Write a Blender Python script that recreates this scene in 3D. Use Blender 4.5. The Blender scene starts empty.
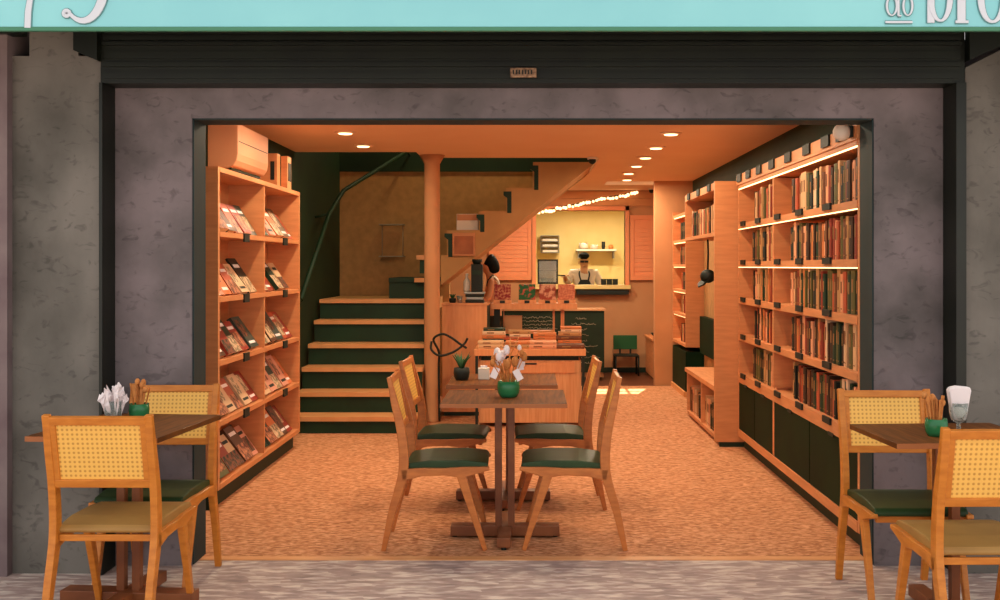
import bpy, bmesh, math, random
from mathutils import Vector, Matrix
random.seed(7)
S = bpy.context.scene
C = S.collection
PI = math.pi

# ------------------------------------------------------------------ camera, sky, sun, exposure
cam_d = bpy.data.cameras.new('camera'); cam = bpy.data.objects.new('camera', cam_d); C.objects.link(cam)
cam.location = (0, 0, 1.45); cam.rotation_euler = (PI/2, 0, 0)
cam_d.sensor_width = 36; cam_d.lens = 37.8; cam_d.shift_x = -0.03; cam_d.shift_y = -0.034
cam_d.clip_start = 0.05; cam_d.clip_end = 200
S.camera = cam
S.view_settings.view_transform = 'Standard'; S.view_settings.look = 'None'
S.view_settings.gamma = 1; S.view_settings.use_curve_mapping = False
S.view_settings.exposure = 0.0
w = bpy.data.worlds.new('sky'); S.world = w; w.use_nodes = True
wn = w.node_tree.nodes; wl = w.node_tree.links
bg = wn['Background']
bg.inputs[0].default_value = (0.90, 0.88, 0.86, 1); bg.inputs[1].default_value = 1.4
sun_d = bpy.data.lights.new('sun', 'SUN'); sun = bpy.data.objects.new('sun', sun_d); C.objects.link(sun)
sun_d.energy = 16.0; sun_d.angle = 0.01; sun_d.color = (1.0, 0.93, 0.75)
sun.rotation_euler = Vector((-0.27, -0.90, -2.48)).to_track_quat('-Z', 'Y').to_euler()

# ------------------------------------------------------------------ helpers
def lin(c):
    return tuple(((v/12.92) if v <= 0.04045 else ((v+0.055)/1.055)**2.4) for v in c)
def hexc(h):
    return lin(tuple(int(h[i:i+2], 16)/255 for i in (0, 2, 4))) + (1,)

def mat(name, c1, c2=None, scale=8, rough=0.6, bump=0.0, stretch=(1, 1, 1), metal=0, detail=5, lo=0.35, hi=0.65, spec=0.4):
    m = bpy.data.materials.new(name); m.use_nodes = True
    nt = m.node_tree; N = nt.nodes; L = nt.links; b = N['Principled BSDF']
    b.inputs['Roughness'].default_value = rough; b.inputs['Metallic'].default_value = metal
    b.inputs['Specular IOR Level'].default_value = spec
    if c2 is None:
        b.inputs['Base Color'].default_value = hexc(c1)
        if not bump: return m
    tc = N.new('ShaderNodeTexCoord'); mp = N.new('ShaderNodeMapping'); mp.inputs['Scale'].default_value = stretch
    L.new(tc.outputs['Object'], mp.inputs[0])
    nz = N.new('ShaderNodeTexNoise'); nz.inputs['Scale'].default_value = scale; nz.inputs['Detail'].default_value = detail
    L.new(mp.outputs[0], nz.inputs['Vector'])
    if c2 is not None:
        r = N.new('ShaderNodeValToRGB'); r.color_ramp.elements[0].position = lo; r.color_ramp.elements[1].position = hi
        r.color_ramp.elements[0].color = hexc(c1); r.color_ramp.elements[1].color = hexc(c2)
        L.new(nz.outputs[0], r.inputs[0]); L.new(r.outputs[0], b.inputs['Base Color'])
    if bump:
        bp = N.new('ShaderNodeBump'); bp.inputs['Strength'].default_value = bump; bp.inputs['Distance'].default_value = 0.01
        L.new(nz.outputs[0], bp.inputs['Height']); L.new(bp.outputs[0], b.inputs['Normal'])
    return m

def emat(name, col, strength):
    m = bpy.data.materials.new(name); m.use_nodes = True
    b = m.node_tree.nodes['Principled BSDF']
    b.inputs['Base Color'].default_value = hexc(col)
    b.inputs['Emission Color'].default_value = hexc(col); b.inputs['Emission Strength'].default_value = strength
    return m

def glass(name, col, rough=0.05):
    m = bpy.data.materials.new(name); m.use_nodes = True
    b = m.node_tree.nodes['Principled BSDF']
    b.inputs['Base Color'].default_value = hexc(col); b.inputs['Roughness'].default_value = rough
    b.inputs['Transmission Weight'].default_value = 0.85; b.inputs['IOR'].default_value = 1.3
    return m

class MB:
    def __init__(s): s.bm = bmesh.new()
    def box(s, x0, x1, y0, y1, z0, z1, mi=0, M=None, bevel=0):
        vs = [s.bm.verts.new((x, y, z)) for z in (z0, z1) for y in (y0, y1) for x in (x0, x1)]
        fs = []
        for q in ((0, 2, 3, 1), (4, 5, 7, 6), (0, 1, 5, 4), (2, 6, 7, 3), (0, 4, 6, 2), (1, 3, 7, 5)):
            f = s.bm.faces.new([vs[i] for i in q]); f.material_index = mi; fs.append(f)
        if bevel:
            r = bmesh.ops.bevel(s.bm, geom=list({e for f in fs for e in f.edges}), offset=bevel, segments=2, affect='EDGES', profile=0.6)
            vs = list({v for f in r['faces'] for v in f.verts} | {v for v in vs if v.is_valid})
            for f in {f for v in vs for f in v.link_faces}: f.material_index = mi
            vs = list({v for v in vs} | {v for f in fs if f.is_valid for v in f.verts})
        if M is not None:
            for v in vs: v.co = M @ v.co
        return s
    def bar(s, a, b, wx, wy, wx2=None, wy2=None, side=(1, 0, 0), mi=0):
        """tapered rectangular bar from a to b; wx measured along 'side'"""
        a = Vector(a); b = Vector(b); d = (b-a).normalized(); sx = Vector(side); sx = (sx - d*sx.dot(d)).normalized(); sy = d.cross(sx)
        wx2 = wx if wx2 is None else wx2; wy2 = wy if wy2 is None else wy2
        vs = []
        for p, u, v in ((a, wx, wy), (b, wx2, wy2)):
            for i, j in ((-1, -1), (1, -1), (1, 1), (-1, 1)):
                vs.append(s.bm.verts.new(p + sx*i*u/2 + sy*j*v/2))
        for q in ((3, 2, 1, 0), (4, 5, 6, 7), (0, 1, 5, 4), (1, 2, 6, 5), (2, 3, 7, 6), (3, 0, 4, 7)):
            f = s.bm.faces.new([vs[i] for i in q]); f.material_index = mi
        return s
    def tube(s, pts, rad, n=10, mi=0, cap=True):
        pts = [Vector(p) for p in pts]; rings = []
        rr = rad if isinstance(rad, (list, tuple)) else [rad]*len(pts)
        prev = None
        for i, p in enumerate(pts):
            d = (pts[min(i+1, len(pts)-1)] - pts[max(i-1, 0)]).normalized()
            if prev is None:
                u = d.orthogonal().normalized()
            else:
                u = (prev - d*prev.dot(d)).normalized()
            prev = u; v = d.cross(u)
            rings.append([s.bm.verts.new(p + (u*math.cos(t)+v*math.sin(t))*rr[i]) for t in [2*PI*k/n for k in range(n)]])
        for a, b in zip(rings, rings[1:]):
            for k in range(n):
                f = s.bm.faces.new((a[k], a[(k+1) % n], b[(k+1) % n], b[k])); f.material_index = mi; f.smooth = True
        if cap:
            f = s.bm.faces.new(rings[0][::-1]); f.material_index = mi
            f = s.bm.faces.new(rings[-1]); f.material_index = mi
        return s
    def lathe(s, prof, c=(0, 0, 0), n=24, mi=0):
        rings = []
        for r, z in prof:
            rings.append([s.bm.verts.new((c[0]+max(r, .0004)*math.cos(2*PI*k/n), c[1]+max(r, .0004)*math.sin(2*PI*k/n), c[2]+z)) for k in range(n)])
        for a, b in zip(rings, rings[1:]):
            for k in range(n):
                f = s.bm.faces.new((a[k], a[(k+1) % n], b[(k+1) % n], b[k])); f.material_index = mi; f.smooth = True
        s.bm.faces.new(rings[0][::-1]).material_index = mi; s.bm.faces.new(rings[-1]).material_index = mi
        return s
    def ball(s, c, r, sc=(1, 1, 1), mi=0, u=12, v=8):
        M = Matrix.Translation(c) @ Matrix.Diagonal((sc[0]*r, sc[1]*r, sc[2]*r, 1))
        g = bmesh.ops.create_uvsphere(s.bm, u_segments=u, v_segments=v, radius=1, matrix=M)
        for f in {f for vt in g['verts'] for f in vt.link_faces}: f.material_index = mi; f.smooth = True
        return s
    def prism(s, poly, axis, a, b, mi=0):
        """extrude a 2D polygon along axis from a to b; axis 'y': poly is (x,z); 'x': (y,z); 'z': (x,y)"""
        def P(p, t):
            return (p[0], t, p[1]) if axis == 'y' else ((t, p[0], p[1]) if axis == 'x' else (p[0], p[1], t))
        A = [s.bm.verts.new(P(p, a)) for p in poly]; B = [s.bm.verts.new(P(p, b)) for p in poly]
        n = len(poly)
        s.bm.faces.new(A).material_index = mi; s.bm.faces.new(B[::-1]).material_index = mi
        for k in range(n):
            s.bm.faces.new((A[k], B[k], B[(k+1) % n], A[(k+1) % n])).material_index = mi
        return s
    def build(s, name, m, parent=None, loc=None, bevel=0, subsurf=0):
        bmesh.ops.recalc_face_normals(s.bm, faces=s.bm.faces)
        me = bpy.data.meshes.new(name); s.bm.to_mesh(me); s.bm.free()
        for k in (m if isinstance(m, (list, tuple)) else [m]): me.materials.append(k)
        o = bpy.data.objects.new(name, me); C.objects.link(o)
        if parent: o.parent = parent
        if loc: o.location = loc
        if bevel:
            bv = o.modifiers.new('bevel', 'BEVEL'); bv.width = bevel; bv.segments = 2; bv.limit_method = 'ANGLE'
        return o

def tag(o, label, cat, group=None):
    o['label'] = label; o['category'] = cat
    if group: o['group'] = group
    return o
def thing(name, label, cat, loc=(0, 0, 0), rz=0, group=None):
    o = bpy.data.objects.new(name, None); C.objects.link(o); o.empty_display_size = 0.1
    o.location = loc; o.rotation_euler = (0, 0, rz)
    return tag(o, label, cat, group)
def struct(o):
    o['kind'] = 'structure'; return o
def dup(root, loc, rz, label, group=None):
    r = root.copy(); C.objects.link(r); r.location = loc; r.rotation_euler = (0, 0, rz); r['label'] = label
    if group: r['group'] = group
    for ch in list(root.children):
        c = ch.copy(); C.objects.link(c); c.parent = r
        for g in ch.children:
            d = g.copy(); C.objects.link(d); d.parent = c
    return r

# ------------------------------------------------------------------ materials
M = {}
M['cement'] = mat('burnished cement', '56504f', '807476', 3.0, 0.75, 0.9, (1, 1, 1), detail=9, lo=.3, hi=.62)
def cement_marks(m):
    nt = m.node_tree; N = nt.nodes; L = nt.links; b = N['Principled BSDF']
    src = b.inputs['Base Color'].links[0].from_socket
    tc = N.new('ShaderNodeTexCoord'); mp = N.new('ShaderNodeMapping'); mp.inputs['Rotation'].default_value = (0, .7, 0); mp.inputs['Scale'].default_value = (13, 13, 22)
    nz = N.new('ShaderNodeTexNoise'); nz.inputs['Scale'].default_value = 1.0; nz.inputs['Detail'].default_value = 3; nz.inputs['Distortion'].default_value = 1.2
    r = N.new('ShaderNodeValToRGB'); r.color_ramp.elements[0].position = .30; r.color_ramp.elements[1].position = .42
    r.color_ramp.elements[0].color = (.35, .35, .36, 1); r.color_ramp.elements[1].color = (1, 1, 1, 1)
    mx = N.new('ShaderNodeMixRGB'); mx.blend_type = 'MULTIPLY'; mx.inputs[0].default_value = .5
    L.new(tc.outputs['Object'], mp.inputs[0]); L.new(mp.outputs[0], nz.inputs['Vector']); L.new(nz.outputs[0], r.inputs[0])
    L.new(src, mx.inputs[1]); L.new(r.outputs[0], mx.inputs[2]); L.new(mx.outputs[0], b.inputs['Base Color'])
cement_marks(M['cement'])
M['cement_pillar'] = mat('darker cement', '4e4b45', '78736c', 2.6, 0.8, .9, (1, 1, .7), detail=9, lo=.3, hi=.65)
cement_marks(M['cement_pillar'])
M['neighbour'] = mat('neighbour render', '6d5b5d', '80706f', 5, .8, .2)
M['shutter_black'] = mat('black shutter paint', '0b1008', '12180d', 6, .45, 0)
M['teal'] = mat('teal sign paint', '7cbfc8', '86c9cf', 1.2, .35)
M['sign_edge'] = mat('sign green edge', '3f7a60')
M['letter'] = mat('sign letter white', 'c6ccd6')
M['letter_edge'] = mat('sign letter grey side', '5d8f93')
M['plate'] = mat('shutter plate', 'b08a68', '6a4c38', 60, .4)
M['dark_wall'] = mat('dark green wall paint and shade', '10260f', '163014', 3, .7)  # left wall's own paint; on the right wall it is painted-in shade
M['plaster'] = mat('warm plaster', 'c4885a', 'cc9062', 3, .8)
M['ceil'] = mat('ceiling plaster', 'efc49c', 'f2caa4', 2, .85)
M['stairwall'] = mat('stair wall plaster', 'b28450', 'c29058', 14, .8, .1)
M['stairbody'] = mat('stair side plaster', 'c08c56', 'c8945c', 5, .8)
M['wood'] = mat('pale plywood', 'cb8250', 'd78e5a', 5, .55, 0, (1, 1, 8))
M['wood2'] = mat('counter plywood', 'dc8c56', 'e69a62', 6, .5, 0, (6, 1, 1))
M['nosing'] = mat('tread plywood', 'd8955c', 'e0a069', 8, .5)
M['riser'] = mat('dark riser', '0f2a12', '14351a', 4, .6)
M['kick'] = mat('dark toe kick', '132410')
M['door'] = mat('dark green cabinet', '0a2010', '0e2914', 3, .6, spec=.1)
M['label'] = mat('black shelf label', '1a1e14')
M['ac'] = mat('air conditioner plastic', 'dc9a70')
M['walnut'] = mat('dark walnut', '542e12', '7a481e', 5, .5, 0, (14, 1, 1), spec=.15)
M['walnut_edge'] = mat('walnut edge', 'a05f34')
M['legwood'] = mat('brown table leg', '6e3a1c', '874c27', 7, .45)
M['chairwood'] = mat('honey chair wood', 'bf6e20', 'd07f2c', 4, .4, 0, (3, 3, 12))
M['chairwood_in'] = mat('amber chair wood', 'b5652e', 'c87638', 4, .4, 0, (3, 3, 12))
M['seat'] = mat('dark green seat leather', '1c3312', '26401a', 8, .5)
M['seat_tan'] = mat('tan seat leather', '9c733a', 'a87e42', 8, .5)
M['black'] = mat('black plastic', '11180f')
M['steel'] = mat('steel', '9a9a90', metal=.8, rough=.35)
M['white'] = mat('white ceramic', 'e6d6c4')
M['paper'] = mat('white paper napkin', 'f0e4e4')
M['pages'] = mat('book pages', 'dfb589')
M['green_pot'] = mat('green glazed pot', '22683c', '2c7848', 6, .25)
M['leaf'] = mat('leaf', '2c5526', '1c3f18', 12)
M['straw'] = mat('brown straws', 'b4692f', 'd08a48', 40, .7)
M['skin'] = mat('skin', 'c08058')
M['skin_light'] = mat('lighter skin', 'd09c70')
M['hair'] = mat('black hair', '0c0f0a', rough=.7, spec=.15)
M['floral'] = mat('red floral blouse', '8c1f18', 'd9b39a', 45, .8, lo=.5, hi=.6)
M['dark_cloth'] = mat('dark cloth', '18201c')
M['white_cloth'] = mat('white shirt', 'e8dcc4')
M['cream'] = mat('cream kitchen wall', 'e0c680', 'e6ce8a', 3, .6)
M['shutterwood'] = mat('orange shutter paint', 'e48c5c', 'ea9666', 3, .6)
M['lowwall'] = mat('taupe wall paint', 'bc855a', 'c48e62', 3, .8)
M['backplank'] = mat('dark floorboard', '4a2412', '6b3a20', 3, .5, 0, (1, 12, 1))
M['chalkboard'] = mat('chalkboard', '11200f', '182a16', 5, .8)
M['chalk'] = mat('chalk', 'a89a80')
M['wine_glass'] = glass('clear glass', 'e8f0ea')
M['led'] = emat('warm led strip', 'ffd99a', 3)
M['bulb'] = emat('fairy bulb', 'ffd8a0', 2.5)
M['lamp'] = emat('downlight lens', 'ffd9a0', 3.5)

def cane_material():
    m = bpy.data.materials.new('woven cane'); m.use_nodes = True
    nt = m.node_tree; N = nt.nodes; L = nt.links; b = N['Principled BSDF']; b.inputs['Roughness'].default_value = .55
    tc = N.new('ShaderNodeTexCoord'); outs = []
    for ax in ('X', 'Z'):
        wv = N.new('ShaderNodeTexWave'); wv.wave_type = 'BANDS'; wv.bands_direction = ax
        wv.inputs['Scale'].default_value = 17.0; wv.inputs['Distortion'].default_value = 0
        L.new(tc.outputs['Object'], wv.inputs[0]); outs.append(wv.outputs['Fac'])
    mn = N.new('ShaderNodeMath'); mn.operation = 'MULTIPLY'; L.new(outs[0], mn.inputs[0]); L.new(outs[1], mn.inputs[1])
    r = N.new('ShaderNodeValToRGB'); r.color_ramp.elements[0].position = .25; r.color_ramp.elements[1].position = .75
    r.color_ramp.elements[0].color = hexc('f2bc5a'); r.color_ramp.elements[1].color = hexc('c88a38')
    L.new(mn.outputs[0], r.inputs[0]); L.new(r.outputs[0], b.inputs['Base Color'])
    bp = N.new('ShaderNodeBump'); bp.inputs['Strength'].default_value = .4; bp.invert = True; L.new(mn.outputs[0], bp.inputs['Height']); L.new(bp.outputs[0], b.inputs['Normal'])
    b.inputs['Subsurface Weight'].default_value = 0
    return m
M['cane'] = cane_material()

def stone(name, c1, c2, c3, scale, bump, sx_=.55):
    m = bpy.data.materials.new(name); m.use_nodes = True
    nt = m.node_tree; N = nt.nodes; L = nt.links; b = N['Principled BSDF']; b.inputs['Roughness'].default_value = .8
    b.inputs['Specular IOR Level'].default_value = .15
    tc = N.new('ShaderNodeTexCoord'); mp = N.new('ShaderNodeMapping'); mp.inputs['Scale'].default_value = (sx_, 1, 1)
    L.new(tc.outputs['Object'], mp.inputs[0])
    vo = N.new('ShaderNodeTexVoronoi'); vo.inputs['Scale'].default_value = scale; L.new(mp.outputs[0], vo.inputs['Vector'])
    nz = N.new('ShaderNodeTexNoise'); nz.inputs['Scale'].default_value = scale*.9; nz.inputs['Detail'].default_value = 6; L.new(mp.outputs[0], nz.inputs['Vector'])
    big = N.new('ShaderNodeTexNoise'); big.inputs['Scale'].default_value = .9; L.new(tc.outputs['Object'], big.inputs['Vector'])
    r = N.new('ShaderNodeValToRGB'); e = r.color_ramp.elements; e[0].position = .3; e[0].color = hexc(c1); e[1].position = .68; e[1].color = hexc(c3)
    k = e.new(.5); k.color = hexc(c2)
    sep = N.new('ShaderNodeSeparateColor'); L.new(vo.outputs['Color'], sep.inputs[0])
    mx = N.new('ShaderNodeMath'); mx.operation = 'MULTIPLY_ADD'; mx.inputs[1].default_value = .22; L.new(sep.outputs[0], mx.inputs[0])
    ad = N.new('ShaderNodeMath'); ad.operation = 'MULTIPLY_ADD'; ad.inputs[1].default_value = .8; ad.inputs[2].default_value = 0
    L.new(nz.outputs[0], ad.inputs[0]); L.new(ad.outputs[0], mx.inputs[2])
    L.new(mx.outputs[0], r.inputs[0]); L.new(r.outputs[0], b.inputs['Base Color'])
    bp = N.new('ShaderNodeBump'); bp.inputs['Strength'].default_value = bump; bp.inputs['Distance'].default_value = .01
    L.new(mx.outputs[0], bp.inputs['Height']); L.new(bp.outputs[0], b.inputs['Normal'])
    return m
M['floor'] = stone('pebbled terrazzo', '98603a', 'c6865c', 'e0a67e', 60, .35, .5)
M['pavement'] = stone('pavement stone', '94807a', 'b09890', 'd8c8bc', 34, .5, .3)

# ------------------------------------------------------------------ ground and shell
CZ = 2.48
struct(MB().box(-7, 7, -6, 5.17, -.12, 0).build('sidewalk', M['pavement']))
struct(MB().box(-2.3, 2.7, 5.23, 12.7, -.12, 0).build('floor', M['floor']))
struct(MB().box(-1.72, 1.72, 5.17, 5.23, -.12, .004).build('trim_1', M['nosing']))
struct(MB().box(-2.3, 2.9, 12.7, 14.35, -.12, 0).build('floor', M['backplank']))
# facade: one wall around the opening
f = MB()
f.box(-2.008, -1.635, 5.08, 5.27, 0, 2.55).box(1.664, 1.998, 5.08, 5.27, 0, 2.55).box(-1.635, 1.664, 5.08, 5.27, 2.165, 2.55)
f.box(-2.4, -2.008, 5.10, 5.27, 0, 2.55).box(1.998, 2.6, 5.10, 5.27, 0, 2.55)
struct(f.build('wall_front', M['cement']))
struct(MB().box(-2.44, -2.02, 4.95, 5.10, 0, 2.44).box(-2.36, -2.13, 4.95, 5.10, 2.44, 2.7).build('wall_pillar_left', M['cement_pillar']))
struct(MB().prism([(2.052, 0), (2.9, 0), (2.9, 2.62), (2.40, 2.56), (2.052, 2.385)], 'y', 4.95, 5.10).build('wall_pillar_right', M['cement_pillar']))
struct(MB().box(-5, -2.44, 4.9, 5.3, 0, 4).build('wall_neighbour', M['neighbour']))
struct(MB().box(2.9, 5, 4.9, 5.3, 0, 4).build('wall_neighbour', M['neighbour']))
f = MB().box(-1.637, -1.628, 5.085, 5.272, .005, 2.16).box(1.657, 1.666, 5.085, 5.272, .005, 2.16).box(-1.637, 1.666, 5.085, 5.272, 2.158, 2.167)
struct(f.build('trim_3', mat('dark teal reveal lining', '142a2c', '1a3032', 5, .7)))  # thin dark teal panels on the jambs and under the lintel
# soffit above and upper storey that shades the pavement
struct(MB().box(-5, 5, 4.42, 5.27, 2.78, 2.9).build('ceiling_porch', M['shutter_black']))
struct(MB().box(-5, 5, 4.5, 11.7, 4.6, 9).build('wall_upper_storey', M['cement_pillar']))
struct(MB().box(-5, 5, 4.45, 5.3, 2.9, 4.6).build('wall_upper_front', M['cement_pillar']))
# inner walls
struct(MB().box(-2.3, -2.12, 5.27, 12.2, 0, 4.6).build('wall_left', M['dark_wall']))
struct(MB().box(1.97, 2.12, 5.27, 12.85, 0, CZ).build('wall_right', M['dark_wall']))  # dark colour stands in for the shade above the right bookcase
struct(MB().box(1.512, 2.7, 12.72, 12.86, 0, CZ).build('wall_partition', M['plaster']))
struct(MB().box(2.6, 2.75, 12.86, 14.3, 0, CZ).build('wall_annex', M['plaster']))
# back wall with service window: X .082..1.294, z 1.19..2.20
f = MB()
f.box(-2.3, .082, 14.3, 14.42, 0, CZ).box(1.294, 2.75, 14.3, 14.42, 0, CZ).box(.082, 1.294, 14.3, 14.42, 0, 1.17).box(.082, 1.294, 14.3, 14.42, 2.205, CZ)
struct(f.build('wall_back', M['lowwall']))
struct(MB().box(-2.3, -2.12, 12.2, 14.42, 0, CZ).build('wall_left_rear', M['plaster']))
struct(MB().box(-.9, 2.6, 14.285, 14.3, 0, .07).build('baseboard_back', M['kick']))
# stair wall: full height behind the first flight, following the second flight above
SY = 10.6; k = SY/1050
def sx(px): return (px-530)*k
def sz(py): return 1.45-(py-266)*k
# ceiling: solid with a stair void and a roof light
f = MB(); zt = CZ+.14
f.box(-2.12, 2.12, 5.27, 9.5, CZ, zt)
f.box(-1.03, 2.12, 9.5, 10.0, CZ, zt)
f.box(.66, 2.12, 10.0, 12.2, CZ, zt)
f.box(-2.12, .66, 11.75, 12.2, CZ, zt)
SKX0, SKX1, SKY0, SKY1 = .94, 1.95, 12.80, 13.34
f.box(-2.3, 2.75, 12.2, SKY0, CZ, zt).box(-2.3, 2.75, SKY1, 14.42, CZ, zt)
f.box(-2.3, SKX0, SKY0, SKY1, CZ, zt).box(SKX1, 2.75, SKY0, SKY1, CZ, zt)
struct(f.build('ceiling', M['ceil']))
wf = MB().box(1.40, 1.43, SKY0, SKY1, zt-.05, zt).box(SKX0, SKX1, 13.05, 13.075, zt-.05, zt)
struct(wf.build('window_2', M['steel']))
# stair void shell above
f = MB()
f.box(-2.12, .8, 9.38, 9.5, zt, 4.6).box(.66, .78, 9.5, 12.2, zt, 4.6).box(-2.3, .8, 9.38, 12.2, 4.5, 4.6)
struct(f.build('wall_stair_void', M['dark_wall']))
f = MB(); f.box(-2.12, -.97, 11.7, 11.85, 0, 2.50)
f.prism([(-.97, 0), (-.90, 0), (-.90, sz(283)), (sx(594)-.02, sz(166)), (.66, 2.50), (-.97, 2.50)], 'y', 11.7, 11.85)
struct(f.build('wall_stair', M['stairwall']))
struct(MB().box(-2.12, .66, 11.68, 11.85, 2.50, 4.5).build('wall_stair_upper', M['dark_wall']))

# kitchen beyond the service window
f = MB(); K0 = 14.42; K1 = 17.0
f.box(-.7, 2.3, K1, K1+.1, 0, CZ).box(-.8, -.7, K0, K1+.1, 0, CZ).box(2.0, 2.1, K0, K1+.1, 0, CZ)
struct(f.build('wall_kitchen', M['cream']))
struct(MB().box(-.8, 2.3, K0, K1+.1, CZ-.08, CZ+.1).build('ceiling_kitchen', M['cream']))
struct(MB().box(-.8, 2.3, K0, K1+.1, -.1, 0).build('floor_kitchen', M['lowwall']))
win = struct(MB().box(.03, .082, 14.24, 14.42, 1.14, 2.26).box(1.294, 1.345, 14.24, 14.42, 1.14, 2.26).box(.03, 1.345, 14.24, 14.42, 2.205, 2.26).build('window_1', M['shutterwood']))
MB().box(.03, 1.36, 14.18, 14.75, 1.14, 1.19).build('window_sill', M['cream'], win)
# plank cladding around the service window: orange louvred shutters (structure of the wall)
def louvre(x0, x1, z0, z1, y, name, label):
    t = thing(name, label, 'shutter', ((x0+x1)/2, y, z0))
    w_ = (x1-x0)/2; h = z1-z0
    MB().box(-w_, -w_+.05, -.02, .02, 0, h).box(w_-.05, w_, -.02, .02, 0, h).box(-w_+.05, w_-.05, -.02, .02, 0, .06).box(-w_+.05, w_-.05, -.02, .02, h-.06, h).build('frame', M['shutterwood'], t)
    s = MB(); n = int((h-.12)/.055)
    for i in range(n):
        z = .06+(i+.5)*(h-.12)/n
        s.bar((-w_+.05, 0, z), (w_-.05, 0, z), .060, .006, side=(0, .13, 1))
    s.build('slats', M['shutterwood'], t)
    return t
louvre(-.56, .02, 1.26, 2.14, 14.27, 'window_shutter', 'orange louvred shutter left of the bright kitchen hatch')
louvre(1.36, 1.90, 1.26, 2.14, 14.27, 'window_shutter', 'orange louvred shutter right of the bright kitchen hatch')
f = MB()
for i in range(2):
    f.box(-.6, 2.1, 14.275, 14.3, 2.27+.1*i, 2.365+.1*i)
struct(f.build('trim_2', M['plaster']))

# ------------------------------------------------------------------ shutter housing, rails, sign
t = thing('roller_shutter', 'black rolled-up shutter housing spanning the shop opening under teal sign', 'shutter', (0, 4.9, 2.31))
f = MB(); f.box(-2.02, 2.045, 0.04, .18, 0, .33)
for i, (z, h, d) in enumerate([(.02, .03, .01), (.075, .02, .02), (.115, .035, .008), (.175, .012, .03), (.20, .02, .02), (.235, .025, .012), (.27, .03, .02), (.31, .03, .01)]):
    f.box(-2.0, 2.02, .04-d, .045, z, z+h)
f.box(-2.02, 2.045, -.02, .18, .33, .49)
f.build('housing', M['shutter_black'], t)
MB().box(-2.02, -2.005, .02, .175, -2.31, 0).build('guide_rail', M['shutter_black'], t)
MB().box(1.998, 2.045, .02, .175, -2.31, 0).build('guide_rail', M['shutter_black'], t)
MB().prism([(-2.13, .49), (-2.13, .147), (-2.02, .10), (-2.02, .49)], 'y', -.005, .05).build('end_bracket', M['shutter_black'], t)
MB().prism([(2.6, .49), (2.05, .49), (2.05, .10), (2.16, .15), (2.6, .34)], 'y', -.005, .05).build('end_bracket', M['shutter_black'], t)
MB().box(-2.95, -2.37, -.03, .05, .22, .49).build('end_bracket', M['shutter_black'], t)
pl = MB().box(-.092, .03, -.004, .006, .02, .065, bevel=.003).build('name_plate', M['plate'], t)
pl['label'] = 'small bronze plate'
f = MB()
for i in range(7): f.box(-.08+.014*i, -.074+.014*i, -.007, -.002, .034, .054)
f.build('lettering', M['black'], pl)

t = thing('shop_sign', 'long teal fascia sign with pale serif lettering above the opening', 'sign', (0, 4.3, 2.417))
MB().box(-5, 5, .002, .04, .012, 1.0).build('panel', M['teal'], t)
MB().box(-5, 5, -.004, .02, -.004, .012).build('edge_strip', M['sign_edge'], t)
kk = 4.3/1050
def lx(px): return (px-530)*kk
def lz(py): return 1.45-(py-266)*kk-2.417
def stroke(f, pts, wd, y0, y1, grow=0):
    """pts in photo-like sign units; variable width stroke extruded"""
    P = [Vector((lx(a), lz(b))) for a, b in pts]; n = len(P)
    for i in range(n-1):
        d = (P[i+1]-P[i]); 
        def nrm(j):
            a = P[max(j-1, 0)]; b = P[min(j+1, n-1)]; e = (b-a).normalized(); return Vector((-e.y, e.x))
        n0, n1 = nrm(i), nrm(i+1); w0 = wd[i]*kk/2+grow; w1 = wd[i+1]*kk/2+grow
        q = [P[i]+n0*w0, P[i]-n0*w0, P[i+1]-n1*w1, P[i+1]+n1*w1]
        f.prism([(v.x, v.y) for v in q], 'y', y0, y1)
def arc(cx, cy, rx, ry, a0, a1, n=22):
    return [(cx+rx*math.cos(math.radians(a0+(a1-a0)*i/n)), cy+ry*math.sin(math.radians(a0+(a1-a0)*i/n))) for i in range(n+1)]
def glyph(name, strokes):
    f = MB()
    for j, (p, wd) in enumerate(strokes): stroke(f, p, wd, -.006-.0007*j, .002)
    o = f.build(name, M['letter'], t)
    g = MB()
    for j, (p, wd) in enumerate(strokes): stroke(g, p, wd, -.002-.0005*j, .002, .004)
    g.build('letter_edge', M['letter_edge'], o)
def bowl(cx, cy, rx, ry, thick, thin):
    p = arc(cx, cy, rx, ry, 0, 360, 28)
    return p, [thin+(thick-thin)*abs(math.cos(2*PI*i/28))**1.3 for i in range(29)]
glyph('digit', [([(28.0, 28), (28.6, 12), (30.5, 0), (36, -18), (46, -38), (56, -56)], [6, 6, 5.5, 5, 5, 5]), ([(14, -56), (56, -56)], [8, 8])])
a = arc(83, -18, 22, 39, -105, 128, 22)
glyph('digit', [(a, [3+6*math.sin(PI*i/22)**1.2 for i in range(23)]), (arc(67, 13.5, 2.2, 2.2, 0, 360, 10), [5]*11), ([(77, -56), (74, -95), (104, -95)], [4, 5, 10])])
glyph('letter', [bowl(891.5, 6, 5, 9.5, 2, 1), ([(898, -22), (898, 16)], [2, 2]), ([(898, 16), (901, 16)], [1.5, 1])])
glyph('letter', [bowl(907.5, 6, 4.5, 9.5, 2, 1)])
glyph('underline', [([(885, 22.3), (912, 22.3)], [2, 2])])
glyph('letter', [([(930.5, -60), (930.5, 23)], [7, 7]), ([(924, -58), (931, -58)], [4, 4]), bowl(940, -2, 9.5, 23, 5.5, 2.2)])
glyph('letter', [([(961, -27), (961, 22)], [8, 8]), ([(955, 22), (968, 22)], [2.5, 2.5]), ([(955, -26), (961, -26)], [3, 3]), ([(964, -12), (969, -24), (975, -22)], [2, 4, 6])])
glyph('letter', [bowl(992, -2, 11.5, 24, 6.5, 2.5)])

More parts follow.
